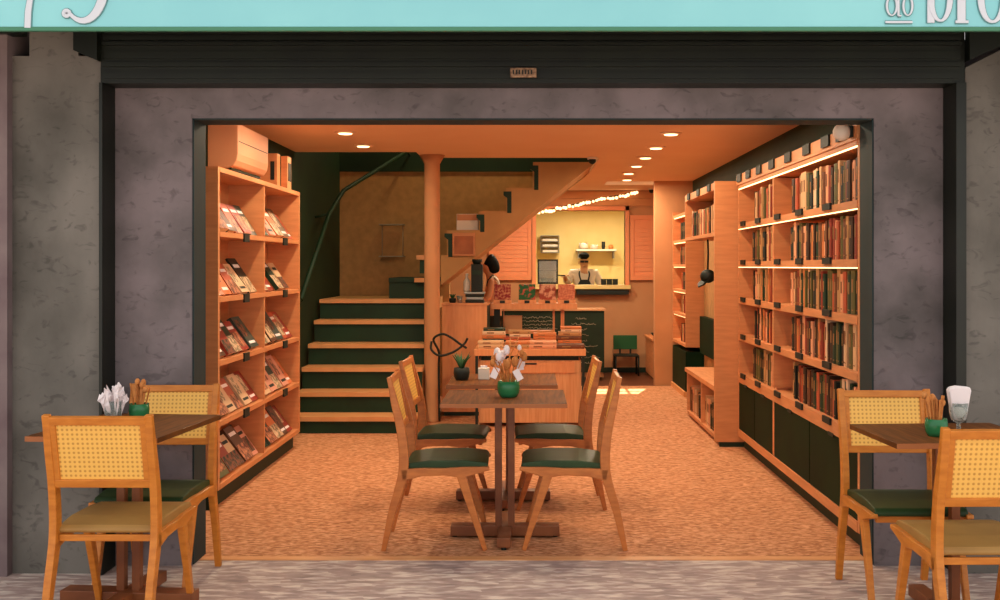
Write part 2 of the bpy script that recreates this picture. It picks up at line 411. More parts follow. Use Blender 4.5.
# ------------------------------------------------------------------ stairs, column
t = thing('staircase', 'straight dark-risered flight with pale plywood treads turning right up to the ceiling', 'staircase', (0, 0, 0))
lv = [.145, .325, .52, .715, .925, 1.12]
for i, z in enumerate(lv):
    y = 9.1+.27*i
    MB().box(-2.09, -.985, y-.03, y+.30, z-.038, z).build('tread', M['nosing'], t)
    MB().box(-2.09, -.99, y, y+.02, (lv[i-1] if i else 0), z-.038).build('riser', M['riser'], t)
MB().box(-1.44, -.97, 10.72, 10.76, 1.12, 1.285).build('riser', M['riser'], t)
MB().box(-2.09, -.97, 10.76, 11.68, 1.0, 1.12).build('landing', M['stairbody'], t)
MB().box(-1.44, -.98, 10.70, 11.68, 1.285, 1.33).build('tread', M['riser'], t)
for z, x0 in ((1.33, -1.17), (1.56, -1.15)):
    MB().box(x0, -.97, 10.62, 10.70 if z > 1.4 else 10.69, z-.045, z).build('tread', M['nosing'], t)
MB().box(-1.12, -.97, 10.66, 10.70, 1.375, 1.51).build('riser', M['riser'], t)
MB().box(-1.0, -.955, 9.9, 10.62, .1, 1.1).build('stringer', M['riser'], t)
xs = [sx(447), sx(479), sx(506), sx(533)]; zs = [1.56, sz(230), sz(211), sz(188), sz(162)]
poly = [(-.90, sz(285)), (-.90, zs[0])]
for i, x in enumerate(xs): poly += [(x, zs[i]), (x, zs[i+1])]
poly += [(sx(594), zs[4]), (sx(594), sz(163.5))]
MB().prism(poly, 'y', SY, 11.66).build('upper_flight', M['stairbody'], t)
for i, x in enumerate(xs):
    z0, z1 = zs[i], zs[i+1]
    MB().prism([(x-.025, z1-.035), (x-.025, z1-.07), (x+.012, z1-.10), (x+.012, z0-.02), (x+.055, z0-.02), (x+.055, z1-.035)], 'y', SY-.006, SY+.1).build('riser', M['riser'], t)
# handrail on the left wall side
f = MB(); f.tube([(-2.03, 9.3, 1.15), (-1.97, 10.3, 1.96), (-1.90, 10.7, 2.22), (-1.34, 11.45, 2.70)], .022, 8)
f.tube([(-2.03, 9.3, 1.15), (-2.11, 9.3, 1.12)], .012, 6).tube([(-1.97, 10.3, 1.96), (-2.11, 10.3, 1.93)], .012, 6)
f.tube([(-1.34, 11.45, 2.70), (-1.34, 11.70, 2.68)], .012, 6)
tag(f.build('handrail', M['riser']), 'dark metal handrail rising along the stair wall', 'handrail')
f = MB(); f.lathe([(.075, 0), (.073, .02), (.073, 2.40), (.12, 2.48)], (-.912, 9.78, 0), 28)
struct(f.build('column', M['plaster']))
# wire wall rack by the stair
t = thing('wire_rack', 'small white wire rack on the dim stair wall', 'rack', (-1.55, 11.68, 1.55))
f = MB()
for x in (-.09, .14): f.tube([(x, -.03, .0), (x, -.03, .36)], .005, 6)
f.build('wires', M['chalk'], t)
MB().box(-.11, .16, -.16, 0, .35, .362).build('shelf', M['chalk'], t)
MB().box(-.11, .16, -.16, 0, .0, .012).build('shelf', M['chalk'], t)
# things on the stair side
t = thing('picture_box', 'cream display box standing on a step of the upper flight', 'box', (sx(467), SY+.12, zs[1]))
MB().box(-.11, .11, -.05, .05, 0, .165, bevel=.004).build('box', M['white'], t)
MB().box(-.105, .105, -.055, -.048, .10, .16).build('lid_band', M['wood'], t)
t = thing('wall_picture', 'terracotta framed panel hung on the stair side under the cream box', 'frame', (sx(464), SY-.003, sz(256)))
MB().box(-.115, .115, -.03, 0, 0, .235, bevel=.004).build('frame', M['wood'], t)
MB().box(-.095, .095, -.034, -.028, .02, .20).build('canvas', mat('terracotta canvas', 'b96a3e', 'a85c34', 10), t)

# ------------------------------------------------------------------ ceiling lights
def downlight(x, y, power, label, z=CZ, col=(1, .83, .58)):
    t = thing('ceiling_downlight', label, 'ceiling light', (x, y, z), 0, 'recessed ceiling downlights')
    MB().lathe([(.075, -.012), (.085, -.006), (.085, 0)], n=24).build('trim_ring', M['ceil'], t)
    MB().lathe([(.048, -.018), (.054, -.012)], n=20).build('lens', M['lamp'], t)
    l = bpy.data.lights.new('downlight_lamp', 'AREA'); l.shape = 'DISK'; l.size = .12; l.energy = power; l.color = col; l.spread = PI
    o = bpy.data.objects.new('downlight_lamp', l); C.objects.link(o); o.parent = t; o.location = (0, 0, -.03)
    return t
names = ['nearest', 'second', 'third', 'fourth', 'fifth', 'sixth', 'seventh']
for i, y in enumerate((6.2, 7.1, 8.07, 8.94)):
    downlight(-1.42, y, 11, f'round recessed downlight over the left bookcase, {names[i]} from the entrance')
for i, y in enumerate((6.2, 7.1, 8.13, 9.09, 9.92, 10.75, 11.6)):
    downlight(1.09, y, 10, f'round recessed downlight over the right aisle, {names[i]} from the entrance')
for i, y in enumerate((6.2, 7.3)):
    downlight(-.13, y, 11, f'round recessed downlight above the wooden tables, {names[i]} from the entrance')
downlight(.2, 12.9, 34, 'round recessed downlight before the kitchen hatch')
downlight(1.15, 12.45, 20, 'round recessed downlight near the partition, last over the right aisle')
for i, x in enumerate((.45, .95, 1.5)):
    downlight(x, 16.0, 13, f'bright downlight in the kitchen ceiling, {["first", "second", "third"][i]} from the left', CZ-.08, (1, .86, .62))
l = bpy.data.lights.new('stair_fill_lamp', 'POINT'); l.energy = 55; l.color = (1, .78, .42); l.shadow_soft_size = .1  # lamp added out of view to brighten the stair wall
t = thing('stair_fill_bulb', 'unseen warm bulb added in the stair void to brighten its wall', 'ceiling light', (-.7, 11.2, 3.9))
MB().ball((0, 0, 0), .05).build('bulb', M['lamp'], t); MB().tube([(0, 0, .05), (0, 0, .6)], .006, 6).build('cord', M['black'], t)
o = bpy.data.objects.new('stair_fill_lamp', l); C.objects.link(o); o.parent = t; o.location = (0, 0, -.1)

# ------------------------------------------------------------------ books
BC = [('terracotta', 'b4512f'), ('dark green', '12301a'), ('cream', 'd9a878'), ('brown', '6b3a1e'), ('orange', 'd27840'), ('black', '151a12'),
      ('rust red', '8a2f1c'), ('tan', 'b98552'), ('peach', 'e09a70'), ('olive', '5a5226'), ('dark brown', '3d2413'), ('pale', 'e6bd95')]
BM = [(n, mat('book cloth '+n, h)) for n, h in BC]
band = mat('spine title band', '9a6a3c'); band2 = mat('spine title dark', '7a4a28')
def book_mesh(ci, th, dp, h, side):
    """spine toward side (-1: -X, +1: +X); thickness 0..th along Y"""
    f = MB(); s = side; c = .0025
    def bx(a, b, *r, mi=0):
        x0, x1 = (a*-s, b*-s); f.box(min(x0, x1), max(x0, x1), *r, mi)
    bx(0.002, dp, 0, c, 0, h); bx(0.002, dp, th-c, th, 0, h)                 # cover boards
    f.prism([(0.002*-s, 0), (0, th*.2), (-.002*-s, th*.5), (0, th*.8), (0.002*-s, th), (.005*-s, th), (.005*-s, 0)], 'z', 0, h)   # rounded spine
    bx(.005, dp-.006, c, th-c, .003, h-.004, mi=1)                          # pages
    bx(-.003, .0, th*.35, th*.65, h*.5, h*.8, mi=2)                       # title band
    bx(-.0025, .0, th*.35, th*.65, h*.08, h*.11, mi=2)
    bmesh.ops.recalc_face_normals(f.bm, faces=f.bm.faces)
    me = bpy.data.meshes.new('book'); f.bm.to_mesh(me); f.bm.free()
    for m in (BM[ci][1], M['pages'], band if ci not in (2, 7, 8, 11) else band2): me.materials.append(m)
    return me
VAR = []
for side in (-1, 1):
    row = []
    for ci in range(12):
        for v in range(3):
            th = [.038, .049, .062][v]*random.uniform(.92, 1.08) if side < 0 else [.018, .026, .036][v]
            h = random.uniform(.205, .25); row.append((ci, th, .155 if side < 0 else .19, h, book_mesh(ci, th, .155 if side < 0 else .19, h, side)))
    VAR.append(row)
def put_book(v, loc, rot, label, group, name='book', cat='book', sc=1):
    o = bpy.data.objects.new(name, v[4]); C.objects.link(o); o.location = loc; o.rotation_euler = rot
    o.scale = (sc, sc, sc)
    return tag(o, label, cat, group)
ORD = ['first', 'second', 'third', 'fourth', 'fifth', 'sixth', 'seventh', 'eighth', 'ninth', 'tenth'] + [f'{n}th' for n in range(11, 60)]
def row_of_books(x, y_far, y_near, z, hmax, where, ref, group, gaps=0.06, lean=.12):
    """upright books, spines toward -X, from the far end toward the near end"""
    y = y_far; i = 0
    while True:
        v = random.choice(VAR[0] if random.random() < .65 else [q for q in VAR[0] if q[0] in (1, 3, 5, 6, 9, 10)]); sc = min(1, hmax/v[3])
        if y - v[1]*sc < y_near: break
        y -= v[1]*sc+.0012
        put_book(v, (x+random.uniform(0, .012), y, z), (0, 0, 0), f'{BM[v[0]][0]} upright book, {ORD[i]} from {ref}, {where}', group, sc=sc)
        i += 1
        if random.random() < gaps: y -= random.uniform(.02, .05)

# ------------------------------------------------------------------ left bookcase
LB = thing('bookcase', 'tall pale plywood bookcase with leaning magazines along the left wall', 'bookcase', (-1.845, 6.21, 0))
X0, X1 = -.26, 0
MB().box(X0, X1, 0, .035, .12, 2.04).build('side_panel', M['wood'], LB)
MB().box(X0, X1, 2.175, 2.21, .12, 2.04).build('side_panel', M['wood'], LB)
MB().box(X0, X1-.004, 1.09, 1.115, .15, 2.01).build('divider', M['wood'], LB)
MB().box(X0-.005, X0+.008, 0, 2.21, .12, 2.04).build('back_panel', M['wood'], LB)
MB().box(X0, X1-.05, .02, 2.19, 0, .12).build('plinth', M['kick'], LB)
LZ = [.12, .493, .854, 1.235, 1.625, 2.01]
for i, z in enumerate(LZ):
    s = MB().box(X0, X1+.002, .035, 2.175, z, z+.03).build('shelf', M['wood'], LB)
    if 0 < i < 5:
        for yy in (.6, 1.68):
            MB().box(X1, X1+.012, yy-.06, yy+.06, z-.02, z+.035).build('label_holder', M['label'], s)
rows = ['bottom', 'fourth', 'third', 'second', 'top']
cover_cols = [('dark green', '14301c'), ('cream', 'd8b088'), ('terracotta', 'b4512f'), ('black', '171a12'), ('rust red', '96301e'), ('brown', '5c3620'), ('pale pink', 'd8937a'),
              ('olive', '5a5830'), ('slate', '38463e'), ('orange', 'cf6f38'), ('mottled', '6a5038')]
cover_art = [mat('cover picture dark', '1e2a1c', '8a4a34', 30, .5, lo=.42, hi=.58), mat('cover picture warm', 'c8805a', '5a2c1c', 26, .5, lo=.42, hi=.58), mat('cover picture light', 'dcb894', '7c6a4c', 34, .5, lo=.42, hi=.58)]
MAGS = []
for ci, (cn, ch) in enumerate(cover_cols):
    cm = mat('cover '+cn, ch, rough=.45)
    for v in range(3):
        t_, w_, h_ = random.uniform(.012, .040), random.uniform(.155, .20), random.uniform(.225, .275)
        f = MB()
        f.box(0, .0018, 0, w_, 0, h_).box(t_-.0018, t_, 0, w_, 0, h_).box(0, t_, 0, .0018, 0, h_)
        f.box(.0018, t_-.0018, .0018, w_-.003, .003, h_-.003, 1)
        a = [(.1, .9, .12, .62), (.08, .6, .35, .9), (0, 1, .0, .45)][v]
        f.box(t_, t_+.0008, w_*a[0], w_*a[1], h_*a[2], h_*a[3], 2)
        f.box(t_, t_+.0009, w_*.15, w_*.85, h_*(.72 if v != 1 else .12), h_*(.82 if v != 1 else .2), 3)
        bmesh.ops.recalc_face_normals(f.bm, faces=f.bm.faces)
        me = bpy.data.meshes.new('magazine'); f.bm.to_mesh(me); f.bm.free()
        for q in (cm, M['pages'], cover_art[(ci+v) % 3], M['paper'] if ci not in (1, 6) else M['label']): me.materials.append(q)
        MAGS.append((cn, w_, me))
for r in range(5):
    for b, (ya, yb) in enumerate(((6.26, 7.29), (7.335, 8.375))):
        y = ya+random.uniform(.0, .06); i = 0; last = None
        while y+.16 < yb:
            q = random.choice([m_ for m_ in MAGS if m_[0] != last]); last = q[0]
            if y+q[1] > yb: break
            put = bpy.data.objects.new('magazine', q[2]); C.objects.link(put)
            put.location = (-1.893, y, LZ[r]+.031); put.rotation_euler = (0, -random.uniform(.55, .66), 0)
            tag(put, f'{q[0]} magazine shown face-out, {ORD[i]} from entrance, {rows[r]} row, {"near" if b == 0 else "far"} bay, left bookcase', 'magazine', 'magazines leaning back in the left bookcase')
            y += q[1]+random.uniform(.004, .03); i += 1
            if random.random() < .08: y += .1
t = thing('box_file', 'pale upright box file with dark slot standing on top of the left bookcase', 'box file', (-1.98, 7.98, 2.041))
MB().box(-.07, .07, -.05, .05, 0, .26, bevel=.003).build('case', M['wood'], t)
MB().box(.02, .05, -.055, -.049, .06, .2).build('slot', M['label'], t)
t = thing('box_file', 'thin pale box file beside the slotted one on the left bookcase', 'box file', (-1.875, 8.08, 2.041))
MB().box(-.03, .02, -.05, .08, 0, .25, bevel=.003).build('case', M['wood'], t)
MB().box(.019, .023, -.03, .06, .06, .2).build('slot', M['label'], t)
# air conditioner
t = thing('air_conditioner', 'rounded wall air conditioner mounted over the left bookcase', 'air conditioner', (-2.12, 6.9, 2.10))
prof = [(0, 0), (.13, -.005), (.17, .01), (.192, .045), (.20, .09), (.20, .29), (0, .29)]
MB().prism(prof, 'y', 0, .80).build('body', M['ac'], t, bevel=.006)
MB().box(.06, .15, .03, .77, -.012, .004).build('air_vane', M['kick'], t)
MB().box(.199, .203, .03, .77, .17, .174).build('panel_gap', M['kick'], t)

# ------------------------------------------------------------------ right bookcase
RX = 1.66
RB = thing('bookcase', 'long pale plywood bookcase with lit shelves and dark doors along right wall', 'bookcase', (RX, 5.29, 0))
yl = 8.38-5.29
def rb(x0, x1, y0, y1, z0, z1): return MB().box(x0, x1, y0, y1, z0, z1)
rb(0, .30, yl-.03, yl, .1, 2.11).build('side_panel', M['wood'], RB)
rb(0, .30, 0, .03, .1, 2.11).build('side_panel', M['wood'], RB)
rb(.003, .29, 7.17-5.29, 7.2-5.29, .62, 2.05).build('divider', M['wood'], RB)
rb(0, .29, 7.145-5.29, 7.185-5.29, .16, .56).build('divider', M['wood'], RB)
rb(.29, .30, 0, yl, .1, 2.11).build('back_panel', M['wood'], RB)
rb(.05, .29, 0, yl, 0, .1).build('plinth', M['kick'], RB)
rb(-.005, .29, .03, yl-.03, .1, .155).build('bottom_board', M['wood'], RB)
RZ = [.60, .905, 1.195, 1.485, 1.785]
for i, z in enumerate(RZ):
    h = .07 if i == 0 else .042
    s = rb(-.004, .29, .03, yl-.03, z-h, z).build('shelf', M['wood'], RB)
    for j, yy in enumerate((.55, 1.15, 1.72, 2.32, 2.85)):
        rb(-.016, -.003, yy-.075, yy+.075, z-.024, z+.012).build('label_holder', M['label'], s)
    if i >= 3:
        rb(-.002, .004, .03, yl-.03, z-h-.006, z-h).build('led_strip', M['led'], s)
s = rb(-.004, .29, .03, yl-.03, 2.062, 2.09).build('shelf', M['wood'], RB)
rb(-.002, .004, .03, yl-.03, 2.054, 2.062).build('led_strip', M['led'], s)
c = rb(-.012, .02, 0, yl, 2.09, 2.17).build('cornice', M['wood'], RB)
for yy in (.26, .55, .95, 1.4, 1.85, 2.25, 2.62, 2.95):
    rb(-.024, -.011, yy-.075, yy+.075, 2.112, 2.172).build('label_plate', M['label'], c)
for a, b in ((5.32, 6.235), (6.25, 7.14), (7.19, 7.76), (7.775, 8.345)):
    d = rb(.002, .022, a-5.29, b-5.29, .157, .527).build('door', M['door'], RB)
    rb(-.008, .006, (a+b)/2-5.29-.05, (a+b)/2-5.29+.05, .515, .535).build('handle', M['label'], d)
rn = ['lowest', 'fourth', 'third', 'second', 'top']
for r, z in enumerate(RZ):
    row_of_books(RX+.03, 6.84-random.uniform(0, .06), 5.34, z+.001, .243, f'{rn[r]} row, near bay of right bookcase', 'the far end', f'books on the {rn[r]} row of the near bay')
    row_of_books(RX+.03, 8.02-random.uniform(0, .1), 7.22, z+.001, .243, f'{rn[r]} row, far bay of right bookcase', 'the far end', f'books on the {rn[r]} row of the far bay')
t = thing('round_lamp', 'round white lamp fixed to the top board of the right bookcase by the entrance', 'lamp', (1.645, 5.37, 2.135))
MB().box(-.016, 0, -.03, .03, -.03, .03, bevel=.004).build('base', M['black'], t)
MB().ball((-.05, 0, 0), .045, u=20, v=14).build('globe', M['white'], t)

# ------------------------------------------------------------------ niche unit with bench
NU = thing('niche_unit', 'pale plywood unit of end panel, upper shelf and beige back behind the bench', 'shelving', (1.48, 8.41, 0))
MB().box(0, .48, 0, .04, .04, 2.13).build('end_panel', M['wood'], NU)
MB().box(.04, .46, .005, .035, 0, .04).build('plinth', M['kick'], NU)
MB().box(.44, .465, .04, 3.16, .04, 2.13).build('back_panel', M['stairwall'], NU)
us = MB().box(0, .44, .04, 1.62, 1.69, 1.72).box(0, .44, .04, 1.62, 2.06, 2.12).box(0, .44, 1.60, 1.62, 1.72, 2.06).build('upper_shelf', M['wood'], NU)
for yy in (.25, .8, 1.35): MB().box(-.012, 0, yy-.07, yy+.07, 2.065, 2.122).build('label_plate', M['label'], us)
MB().box(.38, .44, .05, 3.1, .50, .90).build('back_cushion', M['door'], NU)
row_of_books(1.53, 9.98, 8.47, 1.721, .26, 'high niche shelf over the bench', 'the far end', 'books on the shelf above the bench', .03)
t = thing('bench', 'pale plywood bench with books stored beneath, in the right niche', 'bench', (1.50, 8.46, 0))
MB().box(0, .36, 0, 1.72, .43, .47, bevel=.003).build('seat', M['wood2'], t)
for y in (0.0, .85, 1.68): MB().box(.02, .35, y, y+.035, .05, .43).build('support', M['wood'], t)
MB().box(.02, .35, .036, 1.68, .03, .06).build('bottom_board', M['wood'], t)
row_of_books(1.54, 9.28+.85, 9.36, .061, .30, 'under the bench, far part', 'the far end', 'books under the bench, far compartment', .1)
row_of_books(1.54, 9.29, 8.51, .061, .30, 'under the bench, near part', 'the far end', 'books under the bench, near compartment', .1)
# hanging cap
t = thing('hat', 'black cap hanging on a strap from the niche shelf', 'hat', (1.60, 9.45, 1.688))
MB().tube([(0, 0, 0), (.004, 0, -.13), (0, 0, -.27)], .009, 6).build('strap', M['black'], t)
MB().ball((0, 0, -.33), .07, (1, 1, .9)).build('crown', M['black'], t)
f = MB(); f.prism([(.03, -.065), (-.05, -.06), (-.085, 0), (-.05, .06), (.03, .065)], 'z', -.008, .006)
b = f.build('brim', M['black'], t, (-.03, 0, -.37)); b.rotation_euler = (0, -.75, .3)
# far lit shelf
t = thing('lit_shelf', 'narrow far shelf glowing with warm light beside the partition', 'shelving', (1.72, 11.6, 0))
MB().box(0, .23, 0, .03, .55, 2.1).build('side_panel', M['wood'], t)
MB().box(0, .23, 1.04, 1.07, .55, 2.1).build('side_panel', M['wood'], t)
MB().box(.22, .235, 0, 1.07, .55, 2.1).build('back_panel', M['wood'], t)
FZ = [.55, .88, 1.15, 1.44, 1.72, 2.02]
for i, z in enumerate(FZ):
    s = MB().box(0, .22, .03, 1.04, z, z+.03).build('shelf', M['wood'], t)
    if i: MB().box(.01, .03, .05, 1.02, z-.008, z-.001).build('led_strip', M['led'], s)
t2 = thing('low_cabinet', 'low dark cabinet with pale plinth under the glowing far shelf', 'cabinet', (1.72, 11.6, 0))
MB().box(0, .22, 0, 1.07, .06, .5).build('body', M['door'], t2); MB().box(-.02, .22, -.0, 1.07, 0, .06).build('plinth', M['nosing'], t2)
for r in range(5):
    row_of_books(1.755, 12.3-random.uniform(0, .1), 11.95-random.uniform(0, .1), FZ[r]+.031, .2, f'{rn[r]} row of the glowing far shelf', 'its far end', f'books on the {rn[r]} row of the far shelf', .2)

# ------------------------------------------------------------------ chairs
def curve_pts(pts, n=6):
    """Catmull-Rom through pts"""
    P = [Vector(p) for p in pts]; P = [P[0]*2-P[1]] + P + [P[-1]*2-P[-2]]; out = []
    for i in range(1, len(P)-2):
        for j in range(n):
            s = j/n; a, b, c, d = P[i-1:i+3]
            out.append(.5*((2*b)+(c-a)*s+(2*a-5*b+4*c-d)*s*s+(3*b-a-3*c+d)*s**3))
    out.append(P[-2]); return out
def ribbon(f, pts, ws, wx):
    """rectangular bar swept along pts in YZ plane; ws = in-plane widths, wx = width in X"""
    n = len(pts); rings = []
    for i, p in enumerate(pts):
        d = (pts[min(i+1, n-1)]-pts[max(i-1, 0)]).normalized(); nn = Vector((0, -d.z, d.y)); w_ = ws[i]/2
        rings.append([f.bm.verts.new(p+Vector((a*wx/2, 0, 0))+nn*b*w_) for a, b in ((-1, -1), (1, -1), (1, 1), (-1, 1))])
    for a, b in zip(rings, rings[1:]):
        for q in range(4): f.bm.faces.new((a[q], a[(q+1) % 4], b[(q+1) % 4], b[q]))
    f.bm.faces.new(rings[0][::-1]); f.bm.faces.new(rings[-1])
HW = .196
def make_chair(label, wood, seatm, group, W=HW):
    t = thing('dining_chair', label, 'chair', (0, 0, 0), 0, group)
    for sx_ in (-1, 1):
        x = sx_*W
        f = MB(); pts = curve_pts([(x, -.29, 0), (x, -.245, .2), (x, -.19, .40), (x, -.195, .58), (x, -.235, .76), (x, -.262, .885)], 5)
        n = len(pts); ws = [.024+.026*math.sin(PI*min(1, (i/n)*1.12))**1.0 for i in range(n)]
        ribbon(f, pts, ws, .03); f.build('rear_post', wood, t, bevel=.004)
        f = MB(); f.bar((x, .10, .40), (x, .228, 0), .03, .05, .024, .024); f.build('front_leg', wood, t, bevel=.004)
        f = MB(); pts = [Vector(p) for p in ((x, -.20, .385), (x, -.1, .40), (x, .02, .402), (x, .11, .398), (x, .19, .41), (x, .25, .418))]
        ribbon(f, pts, [.06, .042, .036, .055, .032, .018], .03); f.build('side_rail', wood, t, bevel=.004)
    MB().box(-W+.015, W-.015, .20, .222, .385, .42).build('front_rail', wood, t, bevel=.003)
    MB().box(-W+.015, W-.015, -.19, -.172, .385, .41).build('back_rail', wood, t, bevel=.003)
    s = MB().prism([(-.18, .415), (-.184, .43), (-.165, .443), (-.06, .457), (.12, .457), (.225, .447), (.243, .432), (.24, .415)], 'x', -W+.004, W-.004).build('seat', seatm, t, bevel=.006)
    # back: frame around cane, following the lean of the posts
    Mx = Matrix.Translation((0, -.2065, .60)) @ Matrix.Rotation(math.radians(11.2), 4, 'X')
    f = MB(); h = .283
    f.box(-W+.012, W-.012, -.012, .012, h-.032, h).box(-W+.012, W-.012, -.012, .012, 0, .032)
    f.box(-W+.012, -W+.035, -.010, .010, .03, h-.03).box(W-.035, W-.012, -.010, .010, .03, h-.03)
    b = f.build('back_frame', wood, t, bevel=.003); b.matrix_local = Mx
    c = MB().box(-W+.033, W-.033, -.003, .003, .03, h-.03).build('cane_panel', M['cane'], b)
    return t
gi = 'chairs at the indoor tables'; go = 'cane-backed chairs at the pavement tables'
c1 = make_chair('amber wooden chair left of the front indoor table, facing right', M['chairwood_in'], M['seat'], gi)
c1.location = (-.46, 5.55, 0); c1.rotation_euler = (0, 0, -PI/2+.02)
dup(c1, (.20, 5.55, 0), PI/2-.02, 'amber wooden chair right of the front indoor table, facing left')
dup(c1, (-.50, 6.43, 0), -PI/2-.04, 'amber wooden chair left of the rear indoor table with dark plant pot')
dup(c1, (.15, 6.43, 0), PI/2+.03, 'amber wooden chair right of the rear indoor table, behind the front one')
c2 = make_chair('honey wooden cane-backed chair with tan seat, back to viewer, far left pavement table', M['chairwood'], M['seat_tan'], go)
c2.location = (-1.64, 4.25, 0); c2.rotation_euler = (0, 0, -.01)
dup(c2, (1.645, 3.93, 0), .01, 'honey wooden cane-backed chair, back to viewer, cut by the right picture edge')
c3 = make_chair('honey wooden chair facing viewer behind the left pavement table against grey wall', M['chairwood'], M['seat'], go)
c3.location = (-1.70, 4.785, 0); c3.rotation_euler = (0, 0, PI+.01)
dup(c3, (1.62, 4.57, 0), PI-.02, 'honey wooden chair facing viewer behind the right pavement table')

# ------------------------------------------------------------------ tables
def make_table(label, wx, wy, h, group, loc, rz=0):
    t = thing('cafe_table', label, 'table', loc, rz, group)
    f = MB().box(-wx/2, wx/2, -wy/2, wy/2, h-.022, h)
    top = f.build('tabletop', M['walnut'], t, bevel=.002)
    MB().box(-wx/2-.001, wx/2+.001, -wy/2-.004, -wy/2, h-.021, h-.001).build('edge_band', M['walnut_edge'], top)
    MB().box(-wx*.32, wx*.32, -.035, .035, h-.05, h-.022).build('batten', M['legwood'], t)
    for a, b in (((-1, -1), (1, -1), (-1, 1), (1, 1)) if h < .76 else ((-1, 0), (1, 0))):
        MB().box(a*.034-.017, a*.034+.017, b*.034-.017, b*.034+.017, .065, h-.05).build('post', M['legwood'], t)
    MB().box(-.29, .29, -.045, .045, .012, .065, bevel=.004).build('base_bar', M['legwood'], t)
    MB().box(-.035, .035, -.29, .29, .015, .064, bevel=.004).build('base_bar', M['legwood'], t)
    for a, b in ((-.27, 0), (.27, 0), (0, -.27), (0, .27)):
        MB().lathe([(.014, 0), (.014, .014)], (a, b, 0), 10).build('foot', M['black'], t)
    return t
make_table('dark walnut square table with flower pot in the centre of the entrance', .645, .60, .75, 'walnut pedestal tables', (-.134, 5.635, 0))
make_table('dark walnut table behind the front indoor one, holding a plant pot', .655, .66, .75, 'walnut pedestal tables', (-.165, 6.50, 0))
make_table('dark walnut table on the pavement against the left grey wall', .545, .66, .77, 'walnut pedestal tables', (-1.715, 4.50, 0), -.09)
make_table('dark walnut table on the pavement at the right edge', .62, .50, .77, 'walnut pedestal tables', (1.70, 4.29, 0), .06)

# table-top pots
def pot_prof(r, h): return [(r*.72, 0), (r*.92, h*.25), (r, h*.6), (r*.93, h), (r*.84, h), (r*.82, h*.75)]
t = thing('flower_pot', 'green glazed pot of dried flowers and white sachets on the front table', 'pot', (-.115, 5.62, .75))
MB().lathe(pot_prof(.062, .085)).build('pot', M['green_pot'], t)
f = MB(); g = MB(); h = MB()
for i in range(16):
    a = random.uniform(0, 2*PI); r = random.uniform(.02, .10); z = random.uniform(.16, .26)
    p = (math.cos(a)*r, math.sin(a)*r*.7, z)
    f.tube([(math.cos(a)*.02, math.sin(a)*.02, .05), (p[0]*.5, p[1]*.5, z*.6), p], .003, 5)
    MB().ball(p, random.uniform(.010, .02), (1, 1, 1.5), u=8, v=6).build('dried_flower', M['straw'] if i % 3 else M['paper'], t)
f.tube([(0, 0, .05), (.01, 0, .31)], .004, 5); h.ball((-.01, 0, .25), .018, (1, 1, 1.6)); h.build('paper_flower', M['paper'], t)
f.tube([(0, 0, .2), (.06, 0, .33)], .003, 5)
for x, y, z, rz in ((-.085, -.02, .10, .4), (.06, -.03, .09, -.5), (.07, .02, .14, -.2), (-.05, .02, .17, .5)):
    MB().box(-.018, .018, -.004, .004, -.03, .03, M=Matrix.Translation((x*.85, y, z+.03)) @ Matrix.Rotation(rz, 4, 'Y')).build('sachet', M['paper'], t)
f.build('stems', M['straw'], t); g.bm.free()
t = thing('plant_pot', 'dark pot with small spiky plant on the rear indoor table', 'plant', (-.42, 6.45, .75))
MB().lathe(pot_prof(.05, .075)).build('pot', M['label'], t)
f = MB()
for i in range(14):
    a = random.uniform(0, 2*PI); f.tube([(0, 0, .06), (math.cos(a)*.03, math.sin(a)*.03, .12), (math.cos(a)*.06, math.sin(a)*.06, .13+random.uniform(0, .05))], [.007, .006, .001], 5)
f.build('leaves', M['leaf'], t)
t = thing('napkin_box', 'small cream napkin box on the rear indoor table', 'box', (-.285, 6.5, .75))
MB().box(-.035, .035, -.03, .03, 0, .07, bevel=.004).build('box', M['white'], t); MB().box(-.02, .02, -.01, .01, .07, .085).build('napkin', M['paper'], t)
def straw_pot(loc, label):
    t = thing('straw_pot', label, 'pot', loc, 0, 'green pots of sugar sticks')
    MB().lathe(pot_prof(.045, .07)).build('pot', M['green_pot'], t)
    f = MB(); g = MB()
    for i in range(22):
        a = random.uniform(0, 2*PI); r = random.uniform(.005, .05); z = random.uniform(.13, .17)
        f.bar((math.cos(a)*r*.4, math.sin(a)*r*.4, .02), (math.cos(a)*r, math.sin(a)*r*.8, z), .007, .003, side=(math.cos(a+1), math.sin(a+1), 0))
        if i % 4 == 0: MB().ball((math.cos(a)*r, math.sin(a)*r, z), .012, (1, 1, 1.3), u=8, v=6).build('dried_head', M['straw'], t)
    f.build('sticks', M['straw'], t)
    return t
straw_pot((-1.735, 4.66, .77), 'green pot of brown sugar sticks on the left pavement table')
straw_pot((1.625, 4.20, .77), 'green pot of brown sugar sticks on the right pavement table')
